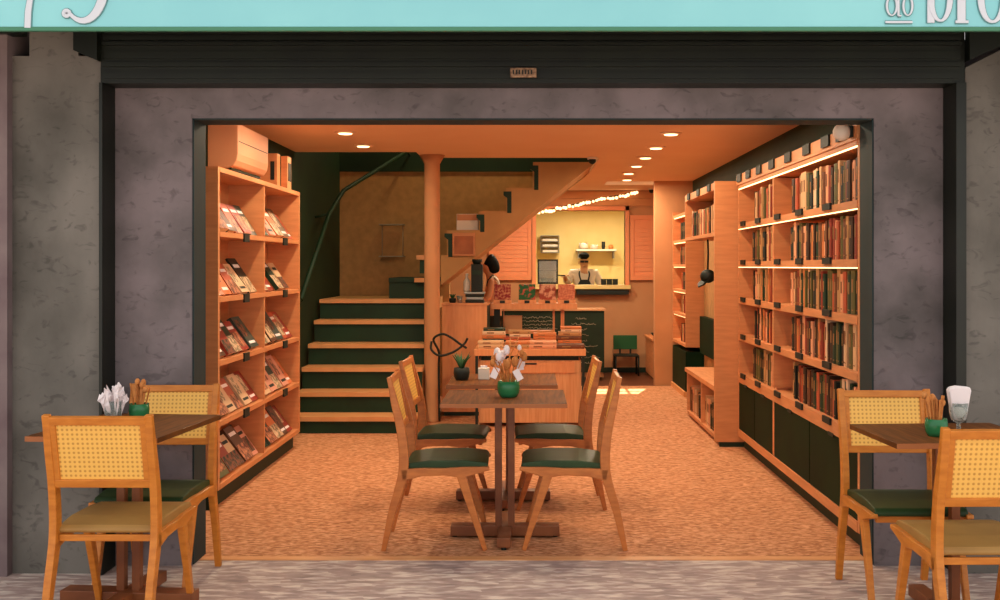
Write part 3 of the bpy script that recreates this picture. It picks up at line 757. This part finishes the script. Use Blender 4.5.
# napkin glass on left table
t = thing('napkin_glass', 'clear tumbler stuffed with crumpled white napkins, left pavement table', 'glass', (-1.825, 4.60, .77))
MB().lathe([(.035, 0), (.04, .09), (.037, .09), (.032, .006)], n=20).build('tumbler', M['wine_glass'], t)
f = MB()
for i in range(16):
    a = i*.9; tilt = random.uniform(.05, .30); rr = random.uniform(.006, .018)
    Mt = Matrix.Translation((math.cos(a)*rr, math.sin(a)*rr, .012)) @ Matrix.Rotation(a, 4, 'Z') @ Matrix.Rotation(tilt, 4, 'Y')
    n0 = len(f.bm.verts); h = random.uniform(.115, .155); q = random.uniform(.7, 1.2)
    f.prism([(-.010, 0), (.010, 0), (.018, .07), (.026*q, h*.75), (.014*q, h*.95), (.004, h*.86), (-.010, h), (-.022*q, h*.8), (-.016, .07)], 'y', -.003, .003)
    f.bm.verts.ensure_lookup_table()
    for v in list(f.bm.verts)[n0:]:
        if v.co.z > .06: v.co += Vector((random.uniform(-.006, .006), random.uniform(-.014, .014), random.uniform(-.006, .006)))
        v.co = Mt @ v.co
f.build('napkins', M['paper'], t)
t = thing('napkin_goblet', 'stemmed glass holding a folded white napkin on the right pavement table', 'glass', (1.755, 4.30, .77))
MB().lathe([(.03, 0), (.03, .004), (.009, .012), (.008, .035), (.028, .05), (.036, .08), (.038, .12), (.035, .12), (.032, .085), (.02, .056)], n=20).build('goblet', M['wine_glass'], t)
MB().prism([(-.026, .052), (.026, .052), (.047, .17), (.042, .185), (-.01, .19), (-.038, .184), (-.046, .172)], 'y', -.018, .018).build('napkin', M['paper'], t, bevel=.006)

# ------------------------------------------------------------------ display table with stacked books
t = thing('display_table', 'pale plywood display table covered with stacked books behind the indoor tables', 'table', (0, 9.4, 0))
MB().box(-.50, .50, 0, .70, .645, .705, bevel=.003).build('tabletop', M['wood2'], t)
MB().box(-.46, .46, .05, .66, .04, .60).build('body', mat('vertical plywood planks', 'd08b58', 'dea06c', 6, .6, 0, (9, 9, .6)), t)
MB().box(-.44, .44, .07, .64, .60, .645).build('recess', M['kick'], t)
d = MB().box(-.40, .40, .035, .05, .49, .585).build('drawer', M['wood2'], t)
MB().box(-.06, .06, .028, .036, .565, .578).build('handle', M['label'], d)
for x in (-.49, .465): 
    for y in (.0, .67): MB().box(x, x+.025, y, y+.025, 0, .645).build('leg', M['label'], t)
def lay_stack(x, y, z, n, where, big=1.0, dark=.3):
    for i in range(n):
        pool = [q for q in VAR[1] if q[1] > .018 and ((q[0] in (1, 3, 5, 10)) if random.random() < dark else (q[0] in (0, 2, 4, 7, 8, 11)))]
        v = random.choice(pool); sc = big*(1-.03*i)
        o = put_book(v, (x, y, z), (PI/2, 0, PI/2*0+random.uniform(-.06, .06)), f'{BM[v[0]][0]} book, {ORD[i]} from bottom of {where}', 'books stacked on the display table', sc=sc)
        # local: width X 0..-.19 (spine at 0), thickness now up, height toward -Y
        o.rotation_euler = (PI/2, 0, PI/2+random.uniform(-.05, .05)); o.location = (x, y, z)
        # after the turn the spine points to the viewer
        o.rotation_euler = (PI/2, 0, -PI/2+random.uniform(-.02, .02))
        z += v[1]*sc+.0008
    return z
fr = ['the front-left stack on the display table', 'the second front stack on the display table', 'the third front stack on the display table', 'the front-right stack on the display table']
bk = ['the back-left stack on the display table', 'the second back stack on the display table', 'the third back stack on the display table', 'the back-right stack on the display table']
for j, (x, n) in enumerate(((-.24, 2), (.0, 2), (.24, 2), (.49, 1))): lay_stack(x, 9.44, .706, n, fr[j], 1.05)
for j, (x, n) in enumerate(((-.23, 5), (.005, 5), (.245, 4), (.48, 6))): lay_stack(x, 9.80, .706, n, bk[j], 1.05, .4)

# ------------------------------------------------------------------ white cabinet, slab counter, things on it
t = thing('counter_cabinet', 'plain pale cabinet block beside the round column', 'cabinet', (-.632, 10.15, 0))
MB().box(-.217, .217, 0, .40, .04, 1.07).build('body', M['wood2'], t)
MB().box(-.222, .232, -.01, .41, 1.07, 1.09).build('worktop', M['wood2'], t)
MB().box(-.20, .20, .02, .38, 0, .04).build('plinth', M['kick'], t)
MB().box(.217, .23, 0, .40, .04, 1.07).build('side_edge', M['kick'], t)
t = thing('slab_counter', 'pale slab counter carrying a row of display packs', 'counter', (0, 10.45, 0))
MB().box(-.385, .47, 0, .33, 1.02, 1.075, bevel=.003).build('slab', M['wood2'], t)
MB().box(-.36, -.30, .05, .11, 0, 1.02).build('post', M['label'], t)
MB().box(.31, .345, .1, .14, 0, 1.02).build('post', M['wood2'], t)
packm = [mat('pack red floral', '8e1c1c', 'c9825a', 40, .6, lo=.45, hi=.6), mat('pack green pink', '1f5a2c', 'c0503c', 22, .6, lo=.5, hi=.6),
         mat('pack brown red', '9a3e26', 'd99a78', 16, .6, lo=.45, hi=.55), mat('pack rosy', 'b5573a', 'd98a64', 50, .6)]
pn = ['red patterned', 'green and pink', 'brown and white', 'rosy speckled']
for i, x in enumerate((-.275, -.03, .175, .365)):
    t = thing('display_pack', f'{pn[i]} pack on a pale stand on the slab counter', 'pack', (x, 10.50, 1.076), 0, 'display packs on the slab counter')
    MB().box(-.09, .09, -.02, .05, 0, .035).build('stand', M['wood2'], t)
    b = MB().box(-.083, .083, 0, .03, 0, .155, bevel=.004).build('pack', packm[i], t, (0, .015, .036))
    MB().box(-.025, .025, -.032, -.02, .003, .03).build('price_card', M['label'], t)
# items on the cabinet
ZC = 1.091
t = thing('succulent_pot', 'tiny green plant in a dark pot on the cabinet by the column', 'plant', (-.755, 10.25, ZC))
MB().lathe(pot_prof(.035, .045)).build('pot', M['label'], t)
f = MB()
for i in range(10):
    a = i*.63; f.tube([(0, 0, .04), (math.cos(a)*.03, math.sin(a)*.03, .085)], [.01, .002], 5)
f.build('leaves', M['leaf'], t)
t = thing('tray_stack', 'stack of dark trays on the cabinet under the black grinder', 'tray', (-.54, 10.32, ZC))
MB().box(-.09, .09, -.1, .1, 0, .03, bevel=.004).build('tray', M['label'], t); MB().box(-.08, .08, -.1, .1, .032, .055, bevel=.004).build('tray', M['steel'], t)
MB().box(-.09, .09, -.1, .1, .057, .085, bevel=.004).build('tray', M['label'], t); MB().box(-.10, .10, -.11, .11, .087, .105, bevel=.004).build('tray', M['steel'], t)
t = thing('coffee_grinder', 'tall black coffee grinder standing on the tray stack', 'coffee grinder', (-.52, 10.32, ZC+.106))
MB().box(-.055, .055, -.07, .07, 0, .27, bevel=.008).build('body', M['black'], t); MB().lathe([(.035, 0), (.05, .03), (.05, .05)], (0, 0, .27), 16).build('hopper', M['black'], t)
MB().box(-.045, .045, -.075, -.068, .17, .21).build('badge', M['riser'], t)
t = thing('white_bottle', 'white bottle beside the black grinder', 'bottle', (-.622, 10.34, ZC+.106))
MB().lathe([(.032, 0), (.034, .02), (.034, .10), (.014, .13), (.013, .16)], n=16).build('bottle', M['white'], t); MB().lathe([(.015, .16), (.015, .18)], n=12).build('cap', M['white'], t)
t = thing('glass_cup', 'small clear cup on the pale cabinet', 'cup', (-.685, 10.22, ZC)); MB().lathe([(.022, 0), (.03, .07), (.028, .07), (.02, .005)], n=16).build('cup', M['wine_glass'], t)
MB().lathe([(.02, .006), (.024, .03)], n=16).build('drink', M['straw'], t)
# cable loop on column
f = MB(); pts = []
for i in range(25):
    a = 2*PI*i/24+.2
    pts.append((-.80+.15*math.cos(a)*1.0, 9.55, .74+.10*math.sin(a)))
f.tube(curve_pts([(-.835, 9.68, .02), (-.84, 9.67, .5), (-.835, 9.62, .66), (-.88, 9.58, .78), (-.80, 9.56, .83), (-.72, 9.56, .80), (-.64, 9.58, .74), (-.58, 9.6, .70)], 8), .011, 8)
f.tube(curve_pts([(-.90, 9.60, .76), (-.90, 9.57, .69), (-.83, 9.56, .635), (-.74, 9.56, .65), (-.66, 9.57, .69), (-.60, 9.60, .74), (-.57, 9.6, .79)], 8), .011, 8)
tag(f.build('black_cable', M['black']), 'thick black cable looped beside the round column', 'cable')
t = thing('plywood_box', 'brown open box under the slab counter', 'box', (-.17, 10.60, .80)); 
MB().box(-.09, .09, -.05, .05, 0, .15, bevel=.004).build('box', M['lowwall'], t)
MB().box(-.10, .42, -.06, .12, -.03, 0).build('shelf', M['wood'], t)
t.name = 'hanging_shelf'; t['label'] = 'small shelf with brown box hung beneath the slab counter'; t['category'] = 'shelf'
MB().box(.40, .42, -.02, .02, 0, .22).build('hanger', M['wood'], t); MB().box(-.10, -.09, -.02, .02, 0, .22).build('hanger', M['wood'], t)

# chalkboard bar at the back
t = thing('chalkboard_bar', 'bar front faced with a written black chalkboard near the back wall', 'bar', (0, 13.3, 0))
MB().box(-.46, .93, 0, .5, .04, .885).build('body', M['lowwall'], t)
cb = MB().box(-.48, .94, -.02, 0, .105, .88).build('chalkboard', M['chalkboard'], t)
MB().box(-.50, .96, -.03, .55, .885, .905).build('worktop', M['lowwall'], t)
def chalk_line(x0, x1, z, h):
    pts = []; x = x0
    while x < x1:
        pts.append((x, -.0215, z+random.uniform(0, h))); x += random.uniform(.006, .014)
        if random.random() < .18: pts.append((x, -.0215, z)); x += .02; pts.append((x, -.0215, z))
    MB().tube(pts, .0022, 4).build('chalk_line', M['chalk'], cb)
for r in range(5): chalk_line(-.10, .32, .79-.045*r, .022)
for r in range(9):
    a = .52+random.uniform(0, .08); chalk_line(a, a+random.uniform(.12, .3), .78-.07*r, .022)

# green chair at the back
t = thing('small_chair', 'small green-backed chair with black legs against the back wall', 'chair', (1.28, 13.98, 0))
MB().box(-.16, .16, .13, .15, .33, .52, bevel=.006).build('backrest', mat('green moulded back', '175229'), t)
MB().box(-.16, .16, -.16, .14, .255, .275, bevel=.005).build('seat', M['label'], t)
for x in (-.15, .15):
    MB().tube([(x, -.15, 0), (x, -.14, .255)], .012, 8).build('leg', M['black'], t)
    MB().tube([(x, .15, 0), (x, .13, .255)], .012, 8).build('leg', M['black'], t)
for x in (-.07, .07): MB().box(x-.012, x+.012, .13, .148, .27, .34).build('back_support', M['black'], t)
t = thing('side_cabinet', 'low pale cabinet half hidden behind the partition', 'cabinet', (1.80, 13.6, 0))
MB().box(-.24, .24, -.35, .55, .03, .50).build('body', M['wood'], t); MB().box(-.26, .26, -.37, .57, .50, .53, bevel=.003).build('top', M['wood2'], t); MB().box(-.22, .22, -.33, .53, 0, .03).build('plinth', M['kick'], t)
t = thing('dark_bowl', 'dark bowl on the low cabinet behind the partition', 'bowl', (1.64, 13.5, .531))
MB().lathe([(.03, 0), (.06, .02), (.09, .06), (.085, .06), (.055, .025)], n=20).build('bowl', M['label'], t)
MB().lathe([(.02, 0), (.022, .025)], n=12).build('spoon_rest', M['steel'], t)
# black rail under hatch
f = MB(); f.box(.63, 1.34, 14.20, 14.29, 1.06, 1.12, bevel=.004)
o = f.build('rail_holder', M['black']); tag(o, 'long black ticket rail under the kitchen hatch sill', 'rail')
# string lights
t = thing('string_lights', 'garland of warm fairy bulbs rising over the kitchen hatch', 'string lights', (0, 14.2, 0))
pts = [Vector((.09+1.36*s, 0, 2.19+.05*math.sin(s*2)+.22*s**1.3)) for s in [i/34 for i in range(35)]]
MB().tube(pts, .006, 6).build('wire', M['black'], t)
for i, p in enumerate(pts):
    MB().ball(p+Vector((random.uniform(-.01, .01), -.02, -.02+random.uniform(-.015, .015))), .017+.008*random.random(), u=8, v=6).build('bulb', M['bulb'], t)
for (x, y, z, lab) in ((.59, 9.95, CZ, 'small dark dome camera on the ceiling edge above the stair end'), (1.61, 13.9, CZ, 'small dark dome camera at the rear ceiling corner')):
    t = thing('dome_camera', lab, 'camera', (x, y, z))
    MB().lathe([(.045, -.02), (.05, 0)], n=16).build('mount', M['white'], t); MB().ball((0, 0, -.03), .036).build('dome', M['black'], t)

# ------------------------------------------------------------------ kitchen contents
t = thing('kitchen_shelf', 'pale wall shelf with brackets above the cook', 'shelf', (1.06, 16.99, 1.69))
MB().box(-.32, .32, -.25, 0, 0, .03).build('board', M['white'], t)
for x in (-.28, .28): MB().box(x-.01, x+.01, -.2, 0, -.12, 0).build('bracket', M['steel'], t)
for i, (x, r, h, c_) in enumerate(((-.2, .07, .1, 'white'), (-.03, .06, .07, 'white'), (.12, .03, .12, 'label'), (.24, .04, .07, 'straw'))):
    o = MB().lathe([(r*.8, 0), (r, h*.4), (r, h), (r*.9, h), (r*.85, h*.5)], n=16).build(['mixing_bowl', 'mixing_bowl', 'bottle', 'jar'][i], M[c_], None, (1.06+x, 16.87, 1.721))
    tag(o, ['large white bowl at the left end of the kitchen shelf', 'shallow white bowl in the middle of the kitchen shelf', 'dark bottle on the kitchen shelf', 'brown jar at the right end of the kitchen shelf'][i], ['bowl', 'bowl', 'bottle', 'jar'][i])
t = thing('plate_rack', 'pale wire plate rack on the left kitchen wall', 'rack', (.32, 16.99, 1.66))
f = MB()
for z in (0, .09, .18, .27): f.box(-.15, .15, -.16, -.01, z, z+.01)
for x in (-.15, .14): f.box(x, x+.01, -.16, -.01, 0, .28)
f.build('frame', M['steel'], t); 
f = MB()
for z in (.012, .102, .192): f.box(-.12, .12, -.14, -.03, z, z+.035, bevel=.004)
f.build('plates', M['white'], t)
t = thing('display_cabinet', 'small steel-framed glass cabinet on the hatch sill at the left', 'cabinet', (.245, 14.52, 1.191))
f = MB()
for x in (-.14, .12):
    for y in (-.14, .12): f.box(x, x+.02, y, y+.02, .012, .35)
f.box(-.14, .14, -.14, .14, .012, .035).box(-.14, .14, -.14, .14, .33, .35).build('frame', M['label'], t)
MB().box(-.12, .12, -.12, .13, .19, .20).build('shelf', M['steel'], t)
MB().box(-.12, .12, .128, .134, .035, .33).build('back_pane', M['white'], t)
MB().box(-.12, .12, -.133, -.129, .035, .33).build('front_pane', M['wine_glass'], t)
MB().box(-.09, .08, -.05, .08, .036, .09, bevel=.008).build('tray', M['steel'], t)
for i in (0, 1): MB().lathe([(.014, 0), (.014, .012)], n=10).build('foot', M['black'], t, (-.1+.2*i, 0, .006))
for i, x in enumerate((1.02, 1.10, 1.18)):
    f = MB().box(-.035, .035, -.04, .04, 0, .07, bevel=.004).box(-.038, .038, -.043, .043, .07, .08)
    tag(f.build('ingredient_tub', M['label'], None, (x, 14.55, 1.191)), f'small dark lidded tub on the hatch sill, {names[i] if i else "first"} from the left'.replace('nearest', 'first'), 'tub', 'tubs on the hatch sill')
t = thing('kitchen_worktop', 'pale worktop running along the rear kitchen wall', 'worktop', (0, 16.4, 0))
MB().box(-.6, 1.95, 0, .58, .86, .90).build('top', M['white'], t); MB().box(-.6, 1.95, .05, .58, 0, .86).build('cupboards', M['cream'], t)

# ------------------------------------------------------------------ people
def skin_body(name, verts, edges, radii, m, parent, root=0, sub=2):
    me = bpy.data.meshes.new(name); me.from_pydata([Vector(v) for v in verts], edges, []); me.materials.append(m)
    o = bpy.data.objects.new(name, me); C.objects.link(o); o.parent = parent
    o.modifiers.new('skin', 'SKIN'); sv = me.skin_vertices[0].data
    for i, r in enumerate(radii): sv[i].radius = (r, r) if not isinstance(r, tuple) else r
    sv[root].use_root = True
    s = o.modifiers.new('sub', 'SUBSURF'); s.levels = sub; s.render_levels = sub
    o.modifiers['skin'].use_smooth_shade = True
    return o
def fingers(f_parent, palm, d, side, m):
    """five short finger chains leaving the palm; d = pointing direction, side = across the palm"""
    palm = Vector(palm); d = Vector(d).normalized(); side = Vector(side).normalized(); dn = Vector((0, 0, -1))
    for i, L_ in enumerate((.065, .072, .068, .052)):
        b = palm+side*(.027-.018*i)
        skin_body('finger', [b, b+d*L_*.5+dn*.004, b+d*L_*.9+dn*.02], [(0, 1), (1, 2)], [.009, .0085, .007], m, f_parent, sub=1)
    b = palm+side*.03-d*.03
    skin_body('thumb', [b, b+side*.025+d*.02, b+side*.03+d*.045], [(0, 1), (1, 2)], [.011, .010, .008], m, f_parent, sub=1)
# woman bending over the counter, seen in left profile; local +(-X) is forward
t = thing('person', 'person with dark shoulder-length hair in a peach top, looking down behind the counter', 'person', (-.43, 12.05, 0))
V = [(.02, 0, .90), (.02, 0, 1.06), (.0, 0, 1.24), (-.015, 0, 1.32), (-.035, 0, 1.365), (-.062, 0, 1.43), (-.072, 0, 1.495),
     (.0, -.15, 1.265), (-.045, -.19, 1.08), (-.17, -.20, 1.02), (-.22, -.20, 1.02),
     (.0, .15, 1.265), (-.045, .19, 1.08), (-.17, .16, 1.02), (-.22, .15, 1.02),
     (.02, -.09, .82), (.0, -.09, .48), (.03, -.09, .08), (-.10, -.09, .04), (.02, .09, .82), (.02, .09, .48), (.06, .09, .08), (-.07, .09, .04)]
E = [(0, 1), (1, 2), (2, 3), (3, 4), (4, 5), (5, 6), (2, 7), (7, 8), (8, 9), (9, 10), (2, 11), (11, 12), (12, 13), (13, 14), (0, 15), (15, 16), (16, 17), (17, 18), (0, 19), (19, 20), (20, 21), (21, 22)]
RR = [(.13, .12), (.10, .10), (.12, .10), .058, .048, .072, .076, .048, .038, .028, .026, .048, .038, .028, .026, .085, .055, .038, .035, .085, .055, .038, .035]
body = skin_body('body', V, E, RR, M['skin'], t)
peach = mat('peach top', 'd9906c', 'e09c78', 6)
skin_body('top', [(.02, 0, .93), (.02, 0, 1.06), (.0, 0, 1.23), (-.01, 0, 1.295), (.0, -.13, 1.27), (.0, .13, 1.27)],
          [(0, 1), (1, 2), (2, 3), (2, 4), (2, 5)], [(.15, .13), (.125, .115), (.14, .12), .08, .07, .07], peach, t)
skin_body('trousers', [(.02, 0, .92), (.02, -.09, .80), (.0, -.09, .48), (.03, -.09, .12), (.02, .09, .80), (.02, .09, .48), (.06, .09, .12)],
          [(0, 1), (1, 2), (2, 3), (0, 4), (4, 5), (5, 6)], [(.15, .14), .10, .072, .055, .10, .072, .055], M['dark_cloth'], t)
skin_body('hair', [(-.075, 0, 1.535), (-.04, 0, 1.515), (.0, 0, 1.47), (.015, 0, 1.41), (.02, 0, 1.36)], [(0, 1), (1, 2), (2, 3), (3, 4)], [.082, .098, .088, .08, .06], M['hair'], t)
f = MB(); f.ball((-.152, 0, 1.455), .014, (1.2, .8, 1)).ball((-.132, -.03, 1.475), .010).ball((-.132, .03, 1.475), .010).ball((-.136, 0, 1.43), .014, (.8, 1.4, .5)).ball((-.125, 0, 1.405), .024)
f.build('face', M['skin'], t)
f = MB().tube(curve_pts([(-.06, -.09, 1.16), (-.045, -.115, 1.27), (.01, -.10, 1.335), (.07, -.11, 1.27), (.10, -.12, 1.10)], 5), .014, 8); f.build('apron_strap', M['dark_cloth'], t)
f = MB().tube(curve_pts([(-.015, -.125, 1.29), (.02, -.12, 1.325), (.065, -.135, 1.28), (.08, -.14, 1.20)], 5), .015, 8); f.build('white_strap', M['white_cloth'], t)
fingers(t, (-.24, -.20, 1.015), (-1, 0, -.2), (0, -1, 0), M['skin']); fingers(t, (-.24, .15, 1.015), (-1, 0, -.2), (0, -1, 0), M['skin'])
for y, x in ((-.09, 0), (.09, .03)): MB().box(x-.14, x+.08, y-.045, y+.045, 0, .06, bevel=.015).build('shoe', M['label'], t)
# cook, facing the camera (-Y)
t = thing('person', 'cook in white shirt and dark apron with cap and glasses inside the kitchen hatch', 'person', (.80, 15.55, 0))
V = [(0, 0, .92), (0, 0, 1.08), (0, 0, 1.29), (0, 0, 1.385), (0, -.01, 1.43), (0, -.02, 1.50), (0, -.02, 1.56),
     (-.17, 0, 1.345), (-.25, -.05, 1.18), (-.29, -.25, 1.29), (-.30, -.31, 1.31), (.17, 0, 1.345), (.26, -.05, 1.12), (.18, -.28, 1.10), (.17, -.33, 1.10),
     (-.09, 0, .84), (-.10, -.01, .48), (-.10, .03, .08), (-.10, -.10, .04), (.09, 0, .84), (.10, -.01, .48), (.10, .03, .08), (.10, -.10, .04)]
R = [(.15, .11), (.13, .10), (.15, .10), .065, .052, .072, .075, .052, .042, .032, .028, .052, .042, .032, .028, .088, .06, .04, .035, .088, .06, .04, .035]
skin_body('body', V, E, R, M['skin_light'], t)
skin_body('shirt', [(0, 0, .95), (0, 0, 1.08), (0, 0, 1.30), (0, 0, 1.37), (-.17, 0, 1.345), (-.245, -.035, 1.20), (-.28, -.20, 1.265), (.17, 0, 1.345), (.24, -.035, 1.19), (.24, -.12, 1.14)],
          [(0, 1), (1, 2), (2, 3), (2, 4), (4, 5), (5, 6), (2, 7), (7, 8), (8, 9)], [(.17, .13), (.155, .12), (.17, .12), .08, .075, .062, .052, .075, .062, .052], M['white_cloth'], t)
skin_body('trousers', [(0, 0, .94), (-.09, 0, .82), (-.10, -.01, .48), (-.10, .03, .12), (.09, 0, .82), (.10, -.01, .48), (.10, .03, .12)],
          [(0, 1), (1, 2), (2, 3), (0, 4), (4, 5), (5, 6)], [(.16, .12), .10, .075, .055, .10, .075, .055], M['dark_cloth'], t)
f = MB().prism([(-.11, .55), (.11, .55), (.11, 1.16), (.06, 1.25), (-.06, 1.25), (-.11, 1.16)], 'y', -.165, -.150)
f.tube(curve_pts([(-.055, -.15, 1.24), (-.075, -.11, 1.33), (-.06, -.02, 1.39)], 4), .012, 6).tube(curve_pts([(.055, -.15, 1.24), (.075, -.11, 1.33), (.06, -.02, 1.39)], 4), .012, 6)
f.build('apron', M['dark_cloth'], t)
f = MB(); f.ball((0, -.005, 1.60), .085, (.95, 1.0, .62), u=20, v=12).box(-.06, .06, -.125, -.07, 1.575, 1.588, bevel=.005); f.build('cap', M['hair'], t)
f = MB()
for x in (-.032, .032):
    f.box(x-.028, x+.028, -.106, -.098, 1.50, 1.53)
f.box(-.01, .01, -.106, -.098, 1.512, 1.52); f.build('glasses', M['black'], t)
f = MB().ball((0, -.10, 1.485), .014, (.8, 1.2, 1.2)).ball((0, -.09, 1.455), .018, (1.3, .5, .4)).ball((-.078, -.02, 1.50), .018, (.4, .8, 1.2)).ball((.078, -.02, 1.50), .018, (.4, .8, 1.2))
f.build('face', M['skin_light'], t)
fingers(t, (-.30, -.33, 1.31), (-.5, -1, -.1), (1, 0, 0), M['skin_light']); fingers(t, (.17, -.35, 1.10), (0, -1, -.2), (-1, 0, 0), M['skin_light'])
p = thing('frying_pan', 'small black pan held by the cook inside the kitchen hatch', 'pan', (.29, 15.03, 1.30))
MB().lathe([(.07, 0), (.10, .03), (.096, .03), (.068, .005)], n=20).build('pan_body', M['black'], p)
MB().tube([(.09, .03, .02), (.21, .13, .012)], .009, 8).build('handle', M['black'], p)
for x in (-.10, .10): MB().box(x-.045, x+.045, -.15, .08, 0, .06, bevel=.015).build('shoe', M['label'], t)
